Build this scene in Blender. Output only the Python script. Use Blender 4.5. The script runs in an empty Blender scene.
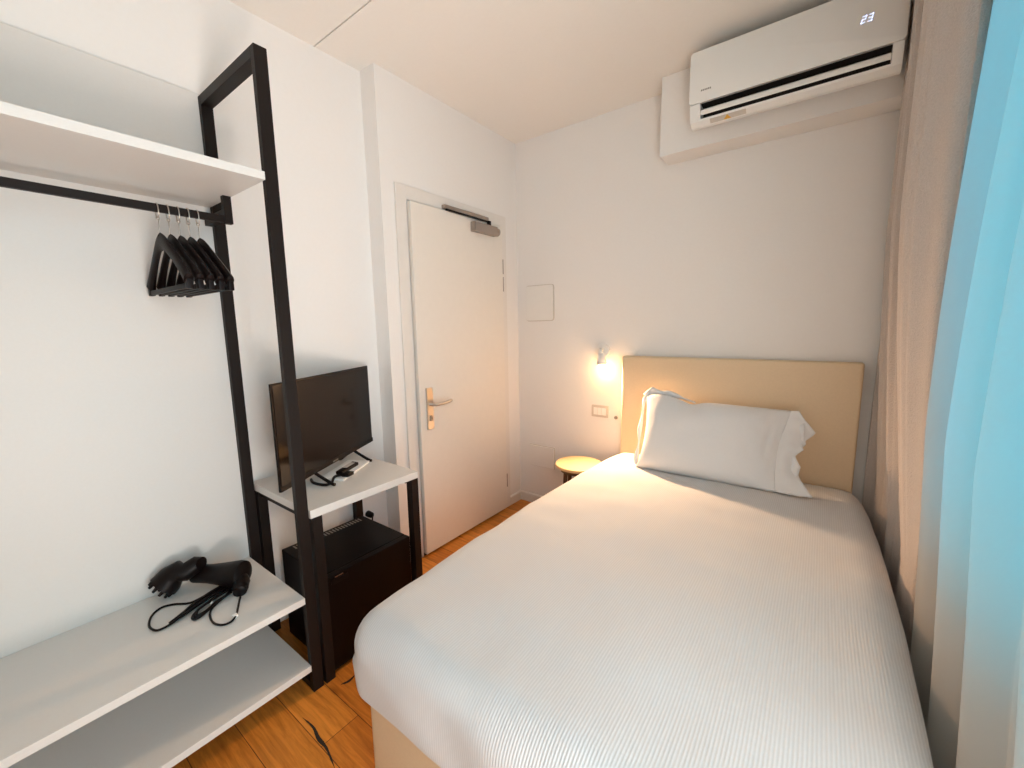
import bpy, bmesh, math, random
from mathutils import Vector, Matrix, noise
random.seed(4)
C = bpy.context.scene.collection
PI = math.pi

# ------------------------------------------------------------------ room numbers (metres)
H = 2.686            # ceiling height
XL = -0.1145         # recessed wall behind the wardrobe
YJ = -1.1865         # where the entry wall steps forward
XR = 2.24            # window wall
YB = -4.2            # wall behind the camera

# ------------------------------------------------------------------ materials
def mat(name, col, rough=0.6, metal=0.0, bump=None, spec=0.5, emit=None, sheen=0.0):
    m = bpy.data.materials.new(name); m.use_nodes = True
    nt = m.node_tree; b = nt.nodes['Principled BSDF']
    b.inputs['Base Color'].default_value = (*col, 1)
    b.inputs['Roughness'].default_value = rough
    b.inputs['Metallic'].default_value = metal
    b.inputs['Specular IOR Level'].default_value = spec
    b.inputs['Sheen Weight'].default_value = sheen
    if emit:
        b.inputs['Emission Color'].default_value = (*emit[0], 1)
        b.inputs['Emission Strength'].default_value = emit[1]
    tc = nt.nodes.new('ShaderNodeTexCoord')
    nz = nt.nodes.new('ShaderNodeTexNoise')
    sc, st, var = bump or (40, 0.03, 0.03)
    nz.inputs['Scale'].default_value = sc; nz.inputs['Detail'].default_value = 4
    nt.links.new(tc.outputs['Object'], nz.inputs['Vector'])
    bp = nt.nodes.new('ShaderNodeBump'); bp.inputs['Strength'].default_value = st
    bp.inputs['Distance'].default_value = 0.01
    nt.links.new(nz.outputs['Fac'], bp.inputs['Height'])
    nt.links.new(bp.outputs['Normal'], b.inputs['Normal'])
    if var:
        mx = nt.nodes.new('ShaderNodeMix'); mx.data_type = 'RGBA'
        mx.inputs['A'].default_value = (*[c * (1 - var) for c in col], 1)
        mx.inputs['B'].default_value = (*[min(1, c * (1 + var)) for c in col], 1)
        nt.links.new(nz.outputs['Fac'], mx.inputs['Factor'])
        nt.links.new(mx.outputs['Result'], b.inputs['Base Color'])
    return m

M = {}
M['wall'] = mat('wall_paint', (0.86, 0.835, 0.805), 0.9, bump=(60, 0.05, 0.015))
M['ceil'] = mat('ceiling_paint', (0.88, 0.84, 0.785), 0.9, bump=(60, 0.04, 0.015))
M['door'] = mat('door_lacquer', (0.82, 0.77, 0.70), 0.55, bump=(25, 0.02, 0.02))
M['frame'] = mat('door_frame_paint', (0.80, 0.76, 0.71), 0.55, bump=(25, 0.02, 0.02))
M['black'] = mat('black_powder_coat', (0.013, 0.0085, 0.007), 0.5, spec=0.18, bump=(300, 0.05, 0.1))
M['shelf'] = mat('white_laminate', (0.72, 0.70, 0.67), 0.45, bump=(120, 0.02, 0.02))
M['plastic'] = mat('white_plastic', (0.88, 0.865, 0.83), 0.35, bump=(20, 0.01, 0.01))
M['hatch'] = mat('hatch_plastic', (0.855, 0.835, 0.795), 0.5, bump=(20, 0.02, 0.02))
M['blackplastic'] = mat('black_plastic', (0.005, 0.003, 0.003), 0.42, spec=0.2, bump=(80, 0.05, 0.1))
M['velvet'] = mat('dark_hanger_plastic', (0.006, 0.003, 0.003), 0.5, spec=0.16, bump=(200, 0.1, 0.1))
M['screen'] = mat('dark_screen', (0.006, 0.003, 0.002), 0.12, spec=0.30, bump=(2, 0.0, 0.0))
M['chrome'] = mat('brushed_steel', (0.62, 0.57, 0.52), 0.28, 1.0, bump=(200, 0.03, 0.04))
M['steel'] = mat('closer_steel', (0.40, 0.34, 0.30), 0.42, 0.85, bump=(200, 0.03, 0.04))
M['darkgap'] = mat('dark_recess', (0.012, 0.008, 0.006), 0.8)
M['fridge'] = mat('black_fridge_coat', (0.004, 0.002, 0.002), 0.5, spec=0.15, bump=(150, 0.04, 0.1))
M['grey'] = mat('grey_mark', (0.24, 0.22, 0.20), 0.5)
M['pillow'] = mat('white_cotton', (0.73, 0.73, 0.73), 0.9, bump=(90, 0.06, 0.02), sheen=0.2)
M['leather'] = mat('cream_leatherette', (0.72, 0.56, 0.37), 0.55, bump=(140, 0.06, 0.05))
M['stool'] = mat('light_birch', (0.80, 0.58, 0.30), 0.5, bump=(30, 0.03, 0.06))
M['stoolleg'] = mat('dark_stool_leg', (0.09, 0.05, 0.025), 0.5)
M['paper'] = mat('white_paper', (0.92, 0.91, 0.89), 0.7)
M['led'] = mat('display_digit', (0.8, 0.85, 1.0), 0.5, emit=((0.55, 0.68, 1.0), 1.1))
M['bulb'] = mat('glowing_bulb', (1.0, 0.85, 0.6), 0.4, emit=((1.0, 0.66, 0.28), 6.0))
M['yellow'] = mat('warning_yellow', (0.75, 0.40, 0.05), 0.6)
M['sticker'] = mat('sticker_and_shade_grey', (0.62, 0.57, 0.51), 0.6)  # also paints the shade lines around the wall covers
M['drape'] = mat('greige_drape', (0.55, 0.485, 0.44), 0.95, bump=(260, 0.45, 0.20), sheen=0.15)
M['gap'] = mat('seam_shadow_fill', (0.30, 0.27, 0.24), 0.9)
M['button'] = mat('remote_buttons', (0.6, 0.58, 0.56), 0.5)

def bedspread_mat():
    m = mat('ribbed_bedspread', (0.80, 0.80, 0.785), 0.9, bump=(60, 0.04, 0.02), sheen=0.2)
    nt = m.node_tree; b = nt.nodes['Principled BSDF']
    tc = nt.nodes.new('ShaderNodeTexCoord')
    w = nt.nodes.new('ShaderNodeTexWave'); w.wave_type = 'BANDS'; w.bands_direction = 'X'
    w.inputs['Scale'].default_value = 2 * PI / (20 * 0.0072)
    w.inputs['Distortion'].default_value = 0.0
    nt.links.new(tc.outputs['Object'], w.inputs['Vector'])
    # puckers along the ribs
    mp = nt.nodes.new('ShaderNodeMapping'); mp.inputs['Scale'].default_value = (130, 70, 70)
    nt.links.new(tc.outputs['Object'], mp.inputs['Vector'])
    nz = nt.nodes.new('ShaderNodeTexNoise'); nz.inputs['Scale'].default_value = 1.0
    nt.links.new(mp.outputs['Vector'], nz.inputs['Vector'])
    mul = nt.nodes.new('ShaderNodeMath'); mul.operation = 'MULTIPLY_ADD'
    mul.inputs[1].default_value = 0.5
    nt.links.new(nz.outputs['Fac'], mul.inputs[0]); nt.links.new(w.outputs['Fac'], mul.inputs[2])
    bp = nt.nodes.new('ShaderNodeBump'); bp.inputs['Strength'].default_value = 0.28
    bp.inputs['Distance'].default_value = 0.0022
    nt.links.new(mul.outputs[0], bp.inputs['Height'])
    nt.links.new(bp.outputs['Normal'], b.inputs['Normal'])
    mx = nt.nodes.new('ShaderNodeMix'); mx.data_type = 'RGBA'
    mx.inputs['A'].default_value = (0.55, 0.55, 0.55, 1); mx.inputs['B'].default_value = (0.63, 0.63, 0.63, 1)
    nt.links.new(w.outputs['Fac'], mx.inputs['Factor'])
    nt.links.new(mx.outputs['Result'], b.inputs['Base Color'])
    return m
M['spread'] = bedspread_mat()

def floor_mat():
    m = bpy.data.materials.new('oak_planks'); m.use_nodes = True
    nt = m.node_tree; b = nt.nodes['Principled BSDF']; L = nt.links
    tc = nt.nodes.new('ShaderNodeTexCoord')
    br = nt.nodes.new('ShaderNodeTexBrick')
    br.inputs['Color1'].default_value = (0.58, 0.205, 0.028, 1)
    br.inputs['Color2'].default_value = (0.72, 0.285, 0.045, 1)
    br.inputs['Mortar'].default_value = (0.10, 0.035, 0.008, 1)
    br.inputs['Scale'].default_value = 1.0
    br.inputs['Mortar Size'].default_value = 0.0012
    br.inputs['Brick Width'].default_value = 1.3
    br.inputs['Row Height'].default_value = 0.14
    br.offset = 0.37
    mp0 = nt.nodes.new('ShaderNodeMapping'); mp0.inputs['Location'].default_value = (0.2, 0.06, 0)
    L.new(tc.outputs['Object'], mp0.inputs['Vector']); L.new(mp0.outputs['Vector'], br.inputs['Vector'])
    mp = nt.nodes.new('ShaderNodeMapping'); mp.inputs['Scale'].default_value = (3.0, 38, 1)
    L.new(tc.outputs['Object'], mp.inputs['Vector'])
    nz = nt.nodes.new('ShaderNodeTexNoise'); nz.inputs['Scale'].default_value = 1.6
    nz.inputs['Detail'].default_value = 8; nz.inputs['Roughness'].default_value = 0.65
    nz.inputs['Distortion'].default_value = 0.6
    L.new(mp.outputs['Vector'], nz.inputs['Vector'])
    cr = nt.nodes.new('ShaderNodeValToRGB')
    cr.color_ramp.elements[0].position = 0.30; cr.color_ramp.elements[0].color = (0.45, 0.38, 0.30, 1)
    cr.color_ramp.elements[1].position = 0.62; cr.color_ramp.elements[1].color = (1, 1, 1, 1)
    L.new(nz.outputs['Fac'], cr.inputs['Fac'])
    mx = nt.nodes.new('ShaderNodeMix'); mx.data_type = 'RGBA'; mx.blend_type = 'MULTIPLY'
    mx.inputs['Factor'].default_value = 0.8
    L.new(br.outputs['Color'], mx.inputs['A']); L.new(cr.outputs['Color'], mx.inputs['B'])
    # dark knots, stretched along the boards
    mp2 = nt.nodes.new('ShaderNodeMapping'); mp2.inputs['Scale'].default_value = (2.4, 9, 1)
    L.new(tc.outputs['Object'], mp2.inputs['Vector'])
    vo = nt.nodes.new('ShaderNodeTexVoronoi'); vo.inputs['Scale'].default_value = 1.0
    L.new(mp2.outputs['Vector'], vo.inputs['Vector'])
    cr2 = nt.nodes.new('ShaderNodeValToRGB')
    cr2.color_ramp.elements[0].position = 0.03; cr2.color_ramp.elements[0].color = (0.12, 0.08, 0.05, 1)
    cr2.color_ramp.elements[1].position = 0.13; cr2.color_ramp.elements[1].color = (1, 1, 1, 1)
    L.new(vo.outputs['Distance'], cr2.inputs['Fac'])
    mx2 = nt.nodes.new('ShaderNodeMix'); mx2.data_type = 'RGBA'; mx2.blend_type = 'MULTIPLY'
    mx2.inputs['Factor'].default_value = 0.85
    L.new(mx.outputs['Result'], mx2.inputs['A']); L.new(cr2.outputs['Color'], mx2.inputs['B'])
    L.new(mx2.outputs['Result'], b.inputs['Base Color'])
    b.inputs['Roughness'].default_value = 0.42
    b.inputs['Specular IOR Level'].default_value = 0.35
    bp = nt.nodes.new('ShaderNodeBump'); bp.inputs['Strength'].default_value = 0.15; bp.inputs['Distance'].default_value = 0.004
    L.new(nz.outputs['Fac'], bp.inputs['Height']); L.new(bp.outputs['Normal'], b.inputs['Normal'])
    return m
M['floor'] = floor_mat()

def sheer_mat():
    m = bpy.data.materials.new('sheer_voile'); m.use_nodes = True
    nt = m.node_tree; L = nt.links
    for n in list(nt.nodes):
        if n.type != 'OUTPUT_MATERIAL': nt.nodes.remove(n)
    out = nt.nodes['Material Output']
    tc = nt.nodes.new('ShaderNodeTexCoord')
    nz = nt.nodes.new('ShaderNodeTexNoise'); nz.inputs['Scale'].default_value = 350; nz.inputs['Detail'].default_value = 2
    L.new(tc.outputs['Object'], nz.inputs['Vector'])
    bp = nt.nodes.new('ShaderNodeBump'); bp.inputs['Strength'].default_value = 0.15; bp.inputs['Distance'].default_value = 0.001
    L.new(nz.outputs['Fac'], bp.inputs['Height'])
    d = nt.nodes.new('ShaderNodeBsdfDiffuse'); d.inputs['Color'].default_value = (0.70, 0.65, 0.60, 1)
    t = nt.nodes.new('ShaderNodeBsdfTranslucent'); t.inputs['Color'].default_value = (0.78, 0.80, 0.80, 1)
    tr = nt.nodes.new('ShaderNodeBsdfTransparent'); tr.inputs['Color'].default_value = (0.95, 0.97, 0.98, 1)
    L.new(bp.outputs['Normal'], d.inputs['Normal'])
    a = nt.nodes.new('ShaderNodeMixShader'); a.inputs['Fac'].default_value = 0.68
    L.new(d.outputs[0], a.inputs[1]); L.new(t.outputs[0], a.inputs[2])
    b = nt.nodes.new('ShaderNodeMixShader'); b.inputs['Fac'].default_value = 0.14
    L.new(a.outputs[0], b.inputs[1]); L.new(tr.outputs[0], b.inputs[2])
    L.new(b.outputs[0], out.inputs['Surface'])
    return m
M['sheer'] = sheer_mat()

def glass_mat():
    m = bpy.data.materials.new('window_glass'); m.use_nodes = True
    nt = m.node_tree; L = nt.links
    for n in list(nt.nodes):
        if n.type != 'OUTPUT_MATERIAL': nt.nodes.remove(n)
    tr = nt.nodes.new('ShaderNodeBsdfTransparent'); gl = nt.nodes.new('ShaderNodeBsdfGlossy')
    gl.inputs['Roughness'].default_value = 0.03
    mx = nt.nodes.new('ShaderNodeMixShader'); mx.inputs['Fac'].default_value = 0.06
    L.new(tr.outputs[0], mx.inputs[1]); L.new(gl.outputs[0], mx.inputs[2])
    L.new(mx.outputs[0], nt.nodes['Material Output'].inputs['Surface'])
    return m
M['glass'] = glass_mat()

# ------------------------------------------------------------------ mesh helpers
def box(bm, x0, x1, y0, y1, z0, z1, bev=0.0, seg=2):
    vs = [bm.verts.new((x, y, z)) for z in (z0, z1) for y in (y0, y1) for x in (x0, x1)]
    fs = [(0, 2, 3, 1), (4, 5, 7, 6), (0, 1, 5, 4), (2, 6, 7, 3), (0, 4, 6, 2), (1, 3, 7, 5)]
    faces = [bm.faces.new([vs[i] for i in f]) for f in fs]
    if bev:
        es = set(e for f in faces for e in f.edges)
        bmesh.ops.bevel(bm, geom=list(es), offset=bev, segments=seg, affect='EDGES', profile=0.6)
    return vs

def sweep(bm, pts, r, n=8, closed=False, cap=True, ry=None, up=None):
    """tube along pts; r (and ry) a number or one per point"""
    pts = [Vector(p) for p in pts]; N = len(pts)
    R = r if isinstance(r, (list, tuple)) else [r] * N
    RY = ry if isinstance(ry, (list, tuple)) else ([ry] * N if ry else R)
    rings = []; prev = None
    for i in range(N):
        a = pts[(i - 1) % N] if (closed or i > 0) else pts[i]
        b = pts[(i + 1) % N] if (closed or i < N - 1) else pts[i]
        t = (b - a).normalized()
        if up is not None: u = Vector(up)
        elif prev is None: u = Vector((0, 0, 1)) if abs(t.z) < 0.9 else Vector((1, 0, 0))
        else: u = prev
        u = (u - t * u.dot(t)).normalized(); prev = u
        v = t.cross(u)
        rings.append([bm.verts.new(pts[i] + u * math.cos(2 * PI * k / n) * R[i] + v * math.sin(2 * PI * k / n) * RY[i]) for k in range(n)])
    M_ = N if closed else N - 1
    for i in range(M_):
        A, B = rings[i], rings[(i + 1) % N]
        for k in range(n):
            bm.faces.new((A[k], A[(k + 1) % n], B[(k + 1) % n], B[k]))
    if cap and not closed:
        bm.faces.new(list(reversed(rings[0]))); bm.faces.new(rings[-1])

def smooth_path(pts, sub=6):
    P = [Vector(p) for p in pts]; out = []
    for i in range(len(P) - 1):
        p0 = P[max(i - 1, 0)]; p1 = P[i]; p2 = P[i + 1]; p3 = P[min(i + 2, len(P) - 1)]
        for k in range(sub):
            t = k / sub
            out.append(0.5 * ((2 * p1) + (p2 - p0) * t + (2 * p0 - 5 * p1 + 4 * p2 - p3) * t * t + (3 * p1 - p0 - 3 * p2 + p3) * t ** 3))
    out.append(P[-1]); return out

def prism(bm, poly, axis, a0, a1, bev=0.0):
    """extrude a 2D polygon along an axis ('x': poly=(y,z), 'y': (x,z), 'z': (x,y))"""
    def P(p, a):
        return {'x': (a, p[0], p[1]), 'y': (p[0], a, p[1]), 'z': (p[0], p[1], a)}[axis]
    A = [bm.verts.new(P(p, a0)) for p in poly]; B = [bm.verts.new(P(p, a1)) for p in poly]
    fs = [bm.faces.new(A), bm.faces.new(list(reversed(B)))]
    n = len(poly)
    for i in range(n): fs.append(bm.faces.new((A[i], B[i], B[(i + 1) % n], A[(i + 1) % n])))
    bmesh.ops.recalc_face_normals(bm, faces=fs)
    if bev:
        es = list(set(e for f in fs for e in f.edges if len(e.link_faces) == 2 and e.calc_face_angle(0) > 0.6))
        bmesh.ops.bevel(bm, geom=es, offset=bev, segments=2, affect='EDGES', profile=0.6)

def lathe(bm, prof, c, axis='z', n=32, cap=True):
    """prof = [(radius, height)], revolved round an axis through c"""
    c = Vector(c); rings = []
    for r, h in prof:
        ring = []
        for k in range(n):
            a = 2 * PI * k / n; u, v = r * math.cos(a), r * math.sin(a)
            p = {'z': (u, v, h), 'x': (h, u, v), 'y': (v, h, u)}[axis]
            ring.append(bm.verts.new(c + Vector(p)))
        rings.append(ring)
    for A, B in zip(rings[:-1], rings[1:]):
        for k in range(n): bm.faces.new((A[k], A[(k + 1) % n], B[(k + 1) % n], B[k]))
    if cap:
        bm.faces.new(list(reversed(rings[0]))); bm.faces.new(rings[-1])

def rrect(w, h, r, n=6):
    pts = []
    for cx, cy, a0 in ((w / 2 - r, h / 2 - r, 0), (-w / 2 + r, h / 2 - r, 90), (-w / 2 + r, -h / 2 + r, 180), (w / 2 - r, -h / 2 + r, 270)):
        for k in range(n + 1):
            a = math.radians(a0 + 90 * k / n); pts.append((cx + r * math.cos(a), cy + r * math.sin(a)))
    return pts

WORLD = {}
def obj(name, bm, m, parent=None, smooth=False, local=False, label=None, recalc=True):
    if recalc: bmesh.ops.recalc_face_normals(bm, faces=bm.faces[:])
    if parent is not None and not local:
        bmesh.ops.translate(bm, verts=bm.verts[:], vec=-WORLD[parent.name])
    me = bpy.data.meshes.new(name); bm.to_mesh(me); bm.free()
    if smooth:
        for p in me.polygons: p.use_smooth = True
    me.materials.append(M[m])
    o = bpy.data.objects.new(name, me); C.objects.link(o)
    if parent is not None:
        o.parent = parent
        WORLD[o.name] = WORLD[parent.name] if not local else Vector((0, 0, 0))
    else: WORLD[o.name] = Vector((0, 0, 0))
    if smooth == 'auto':
        try: me.set_sharp_from_angle(angle=math.radians(40))
        except Exception: pass
    if label: o['label'] = label
    return o
def tag(o, label, cat, group=None, kind=None):
    o['label'] = label; o['category'] = cat
    if group: o['group'] = group
    if kind: o['kind'] = kind
    return o
def thing(name, label, cat, loc, group=None, kind=None, rotz=0.0):
    o = bpy.data.objects.new(name, None); C.objects.link(o)
    o.empty_display_size = 0.1; o.location = loc; o.rotation_euler = (0, 0, rotz)
    WORLD[o.name] = Vector(loc)
    return tag(o, label, cat, group, kind)
def bxo(name, m, parent, *dims, bev=0.0, **k):
    bm = bmesh.new(); box(bm, *dims, bev=bev); return obj(name, bm, m, parent, **k)
NB = bmesh.new

# ------------------------------------------------------------------ the setting
bm = NB(); box(bm, -0.3, 2.5, YB - 0.2, 0.2, -0.1, 0.0)
tag(obj('floor', bm, 'floor'), 'orange-brown oak plank floor with dark knots', 'floor', kind='structure')

bm = NB()
box(bm, -0.3, 2.5, -1.4235, 0.2, H, H + 0.12)
box(bm, -0.3, 2.5, YB - 0.2, -1.4305, H, H + 0.12)
box(bm, -0.3, 2.5, -1.45, -1.40, H + 0.012, H + 0.13)
tag(obj('ceiling', bm, 'ceil'), 'plain white ceiling with one thin joint across it', 'ceiling', kind='structure')

bm = NB()
box(bm, -0.3, XL, YB - 0.2, YJ, 0, H)
box(bm, -0.3, 0.0, YJ, 0.0, 0, H)
tag(obj('wall_left', bm, 'wall'), 'white wall behind the wardrobe stepping forward around the door', 'wall', kind='structure')
bm = NB(); box(bm, -0.3, 2.5, 0.0, 0.2, 0, H)
tag(obj('wall_back', bm, 'wall'), 'white wall behind the bed headboard', 'wall', kind='structure')
bm = NB(); box(bm, -0.3, 2.5, YB - 0.2, YB, 0, H)
tag(obj('wall_front', bm, 'wall'), 'white wall facing the headboard, behind the viewer', 'wall', kind='structure')
W1 = (-1.78, -1.02, 0.83, 2.44); W2 = (-2.85, -1.94, 0.06, 2.30)
bm = NB()
x0, x1 = XR, XR + 0.2
box(bm, x0, x1, W1[1], 0.0, 0, H)
box(bm, x0, x1, W1[0], W1[1], 0, W1[2]); box(bm, x0, x1, W1[0], W1[1], W1[3], H)
box(bm, x0, x1, W2[1], W1[0], 0, H)
box(bm, x0, x1, W2[0], W2[1], 0, W2[2]); box(bm, x0, x1, W2[0], W2[1], W2[3], H)
box(bm, x0, x1, YB, W2[0], 0, H)
box(bm, x1, XR + 1.6, -1.90, -1.84, -0.1, H + 0.3)   # added unseen fin shielding the sheer from the second window's light
tag(obj('wall_right', bm, 'wall'), 'white window wall behind the curtains', 'wall', kind='structure')
for n, W, lb in ((1, W1, 'window glowing blue behind the sheer curtain'), (2, W2, 'unseen tall window added to light the room past the sheer curtain')):  # second window is added out of view to brighten the room
    t = thing('window_%d' % n, lb, 'window', (XR + 0.12, (W[0] + W[1]) / 2, W[2]), kind='structure')
    bm = NB(); f = 0.045
    a, b_, c_, d_ = W; mid = (a + b_) / 2
    X0, X1 = XR + 0.10, XR + 0.15
    box(bm, X0, X1, a, a + f, c_, d_); box(bm, X0, X1, b_ - f, b_, c_, d_)
    box(bm, X0, X1, a + f, b_ - f, c_, c_ + f); box(bm, X0, X1, a + f, b_ - f, d_ - f, d_)
    box(bm, X0, X1, mid - f / 2, mid + f / 2, c_ + f, d_ - f)
    obj('window_frame', bm, 'frame', t)
    for s in ((a + f, mid - f / 2), (mid + f / 2, b_ - f)):
        bxo('pane', 'glass', t, XR + 0.122, XR + 0.128, s[0], s[1], c_ + f, d_ - f)
# boxed-out bulkhead carrying the air conditioner
bm = NB(); box(bm, 1.089, XR, -0.1585, 0.0, 2.289, H, bev=0.003)
tag(obj('trim_1', bm, 'wall'), 'white boxed-out bulkhead that carries the air conditioner', 'bulkhead', kind='structure')
bm = NB()
prism(bm, [(0, 0), (0.012, 0), (0.012, 0.062), (0.008, 0.07), (0, 0.07)], 'y', -0.148, -0.0, 0)
tag(obj('baseboard_left', bm, 'frame'), 'short white baseboard between door frame and room corner', 'baseboard', kind='structure')
bm = NB(); prism(bm, [(0, 0), (-0.012, 0), (-0.012, 0.062), (-0.008, 0.07), (0, 0.07)], 'x', 0.012, XR - 0.12)
tag(obj('baseboard_back', bm, 'frame'), 'white baseboard along the headboard wall', 'baseboard', kind='structure')

# door
d = thing('door_1', 'white flush entry door with steel lever and overhead closer', 'door', (0, -0.62, 0), kind='structure')
bm = NB()
box(bm, 0.0, 0.012, -1.105, -1.034, 0, 2.150, bev=0.002); box(bm, 0.0, 0.012, -0.213, -0.150, 0, 2.150, bev=0.002)
box(bm, 0.0, 0.012, -1.034, -0.213, 2.076, 2.150, bev=0.002)
obj('door_frame', bm, 'frame', d)
bxo('leaf', 'door', d, 0.006, 0.034, -1.027, -0.222, 0.016, 2.068, bev=0.002)
bxo('threshold_shade', 'darkgap', d, 0.0, 0.010, -1.030, -0.216, 0.0, 0.016)  # dark strip painting in the shade under the leaf
for zz in (1.80, 1.68, 0.23):
    bm = NB(); sweep(bm, [(0.030, -0.2165, zz - 0.05), (0.030, -0.2165, zz + 0.05)], 0.006, 10)
    obj('hinge', bm, 'steel', d, smooth='auto')
hp = bxo('handle_plate', 'chrome', d, 0.034, 0.046, -0.982, -0.934, 0.785, 1.035, bev=0.003)
bm = NB()
sweep(bm, smooth_path([(0.040, -0.957, 0.938), (0.075, -0.957, 0.938), (0.091, -0.949, 0.938), (0.096, -0.92, 0.939), (0.094, -0.86, 0.942), (0.088, -0.825, 0.945)], 5), 0.0095, 12)
obj('lever', bm, 'chrome', hp, smooth='auto')
bm = NB(); prism(bm, [(y + -0.957, z + 0.853) for y, z in rrect(0.018, 0.034, 0.008)], 'x', 0.046, 0.054)
obj('lock_cylinder', bm, 'steel', hp, smooth='auto')
bm = NB(); box(bm, 0.0545, 0.056, -0.9585, -0.9555, 0.846, 0.860)
obj('keyhole', bm, 'darkgap', hp)
cl = bxo('door_closer', 'steel', d, 0.034, 0.075, -0.548, -0.318, 1.985, 2.045, bev=0.006)
bm = NB(); sweep(bm, [(0.054, -0.319, 2.015), (0.054, -0.297, 2.015)], 0.026, 16); obj('end_cap', bm, 'steel', cl, smooth='auto')
bxo('slide_rail', 'steel', cl, 0.012, 0.040, -0.772, -0.37, 2.080, 2.102, bev=0.002)
bm = NB(); box(bm, 0.040, 0.052, -0.77, -0.38, 2.066, 2.076, bev=0.002); box(bm, 0.044, 0.060, -0.395, -0.37, 2.040, 2.076, bev=0.002)
obj('closer_arm', bm, 'blackplastic', cl)

# ------------------------------------------------------------------ open wardrobe
XF = 0.3955; WY = -1.925; TW = 0.040; TD = 0.024; WZ = 2.269
LY = -3.10
w = thing('open_wardrobe', 'open wardrobe of black metal frames with white shelves and rail', 'wardrobe', (0.14, -2.5, 0))
for yy in (WY, LY):
    bxo('post', 'black', w, XF - TD, XF, yy, yy + TW, 0, WZ, bev=0.0015)
    bxo('post', 'black', w, XL + 0.0195, XL + 0.0195 + TD, yy, yy + TW, 0, WZ, bev=0.0015)
    bxo('top_bar', 'black', w, XL + 0.0195 + TD, XF - TD, yy, yy + TW, WZ - 0.035, WZ, bev=0.0015)
    bxo('foot_bar', 'black', w, XL + 0.0195 + TD, XF - TD, yy, yy + TW, 0.004, 0.034, bev=0.0015)
bxo('back_panel', 'shelf', w, XL, XL + 0.019, LY, WY + TW, 0.02, 2.281, bev=0.001)
bxo('shelf', 'shelf', w, XL + 0.0195, XF - 0.0, LY + TW, WY - 0.001, 1.866, 1.892, bev=0.0012, label='high white shelf above the hanging rail')
bxo('shelf', 'shelf', w, XL + 0.0195, XF - 0.0, LY + TW, WY - 0.001, 0.371, 0.396, bev=0.0012, label='white bench shelf holding the hair dryer')
bxo('shelf', 'shelf', w, XL + 0.0195, XF - 0.0, LY + TW, WY - 0.001, 0.091, 0.1155, bev=0.0012, label='lowest white shelf just above the floor')
bm = NB(); box(bm, 0.104, 0.118, LY + TW, -1.930, 1.772, 1.797, bev=0.001)
rail = obj('hanging_rail', bm, 'black', w)
for yy in (-1.955, LY + TW + 0.01):
    bm = NB()
    box(bm, XL + 0.03, 0.100, yy + 0.003, yy + 0.027, 1.792, 1.822, bev=0.001)
    box(bm, 0.100, 0.122, yy, yy + 0.026, 1.770, 1.866, bev=0.001)
    obj('rail_bracket', bm, 'black', rail)

# hangers
def make_hanger(y, label):
    X = 0.111; ZN = 1.694
    h = thing('clothes_hanger', label, 'hanger', (X, y, 1.785), group='black hangers on the wardrobe rail')
    bm = NB()
    for s in (-1, 1):
        path = smooth_path([(X, y, ZN - 0.016), (X + s * 0.03 * (1 + 0.11 * s), y, ZN - 0.024), (X + s * 0.075 * (1 + 0.11 * s), y, ZN - 0.052), (X + s * 0.14 * (1 + 0.11 * s), y, ZN - 0.100), (X + s * 0.180 * (1 + 0.11 * s), y, ZN - 0.134), (X + s * 0.200 * (1 + 0.11 * s), y, ZN - 0.155)], 4)
        n = len(path)
        sweep(bm, path, [(0.030 - 0.011 * min(1, 2.2 * i / (n - 1)) + 0.005 * max(0, i / (n - 1) - 0.6) / 0.4) * (0.55 if i == n - 1 else 1) for i in range(n)], 10, ry=[(0.007 + 0.006 * (i / (n - 1)) ** 1.5) * (0.55 if i == n - 1 else 1) for i in range(n)], up=(0, 0, 1))
    obj('shoulders', bm, 'velvet', h, smooth='auto')
    bm = NB(); box(bm, X - 0.177, X + 0.219, y - 0.006, y + 0.006, ZN - 0.178, ZN - 0.162, bev=0.003)
    for s in (-1, 1): box(bm, X + s * 0.198 + 0.009, X + s * 0.198 + 0.033, y - 0.008, y + 0.008, ZN - 0.180, ZN - 0.150, bev=0.0035)
    obj('trouser_bar', bm, 'velvet', h, smooth='auto')
    bm = NB(); sweep(bm, [(X, y, ZN), (X, y, 1.752)], 0.0016, 8)
    lathe(bm, [(0.0015, -0.006), (0.005, -0.003), (0.006, 0), (0.005, 0.003), (0.0015, 0.006)], (X, y, 1.752), n=12)
    obj('hook_pin', bm, 'chrome', h, smooth=True)
    bm = NB()
    sweep(bm, [(X + 0.0165 * math.cos(a), y, 1.776 + 0.0245 * math.sin(a)) for a in [2 * PI * k / 28 for k in range(28)]], 0.0017, 8, closed=True)
    obj('ring', bm, 'chrome', h, smooth=True)
HL = ['black hanger fifth along the rail counting from the wardrobe post', 'black hanger fourth along the rail counting from the wardrobe post',
      'black hanger in the middle of the five on the rail', 'black hanger second along the rail counting from the wardrobe post',
      'black hanger closest to the wardrobe post on the rail']
for i in range(5): make_hanger(-2.145 + 0.0272 * i, HL[i])

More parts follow.
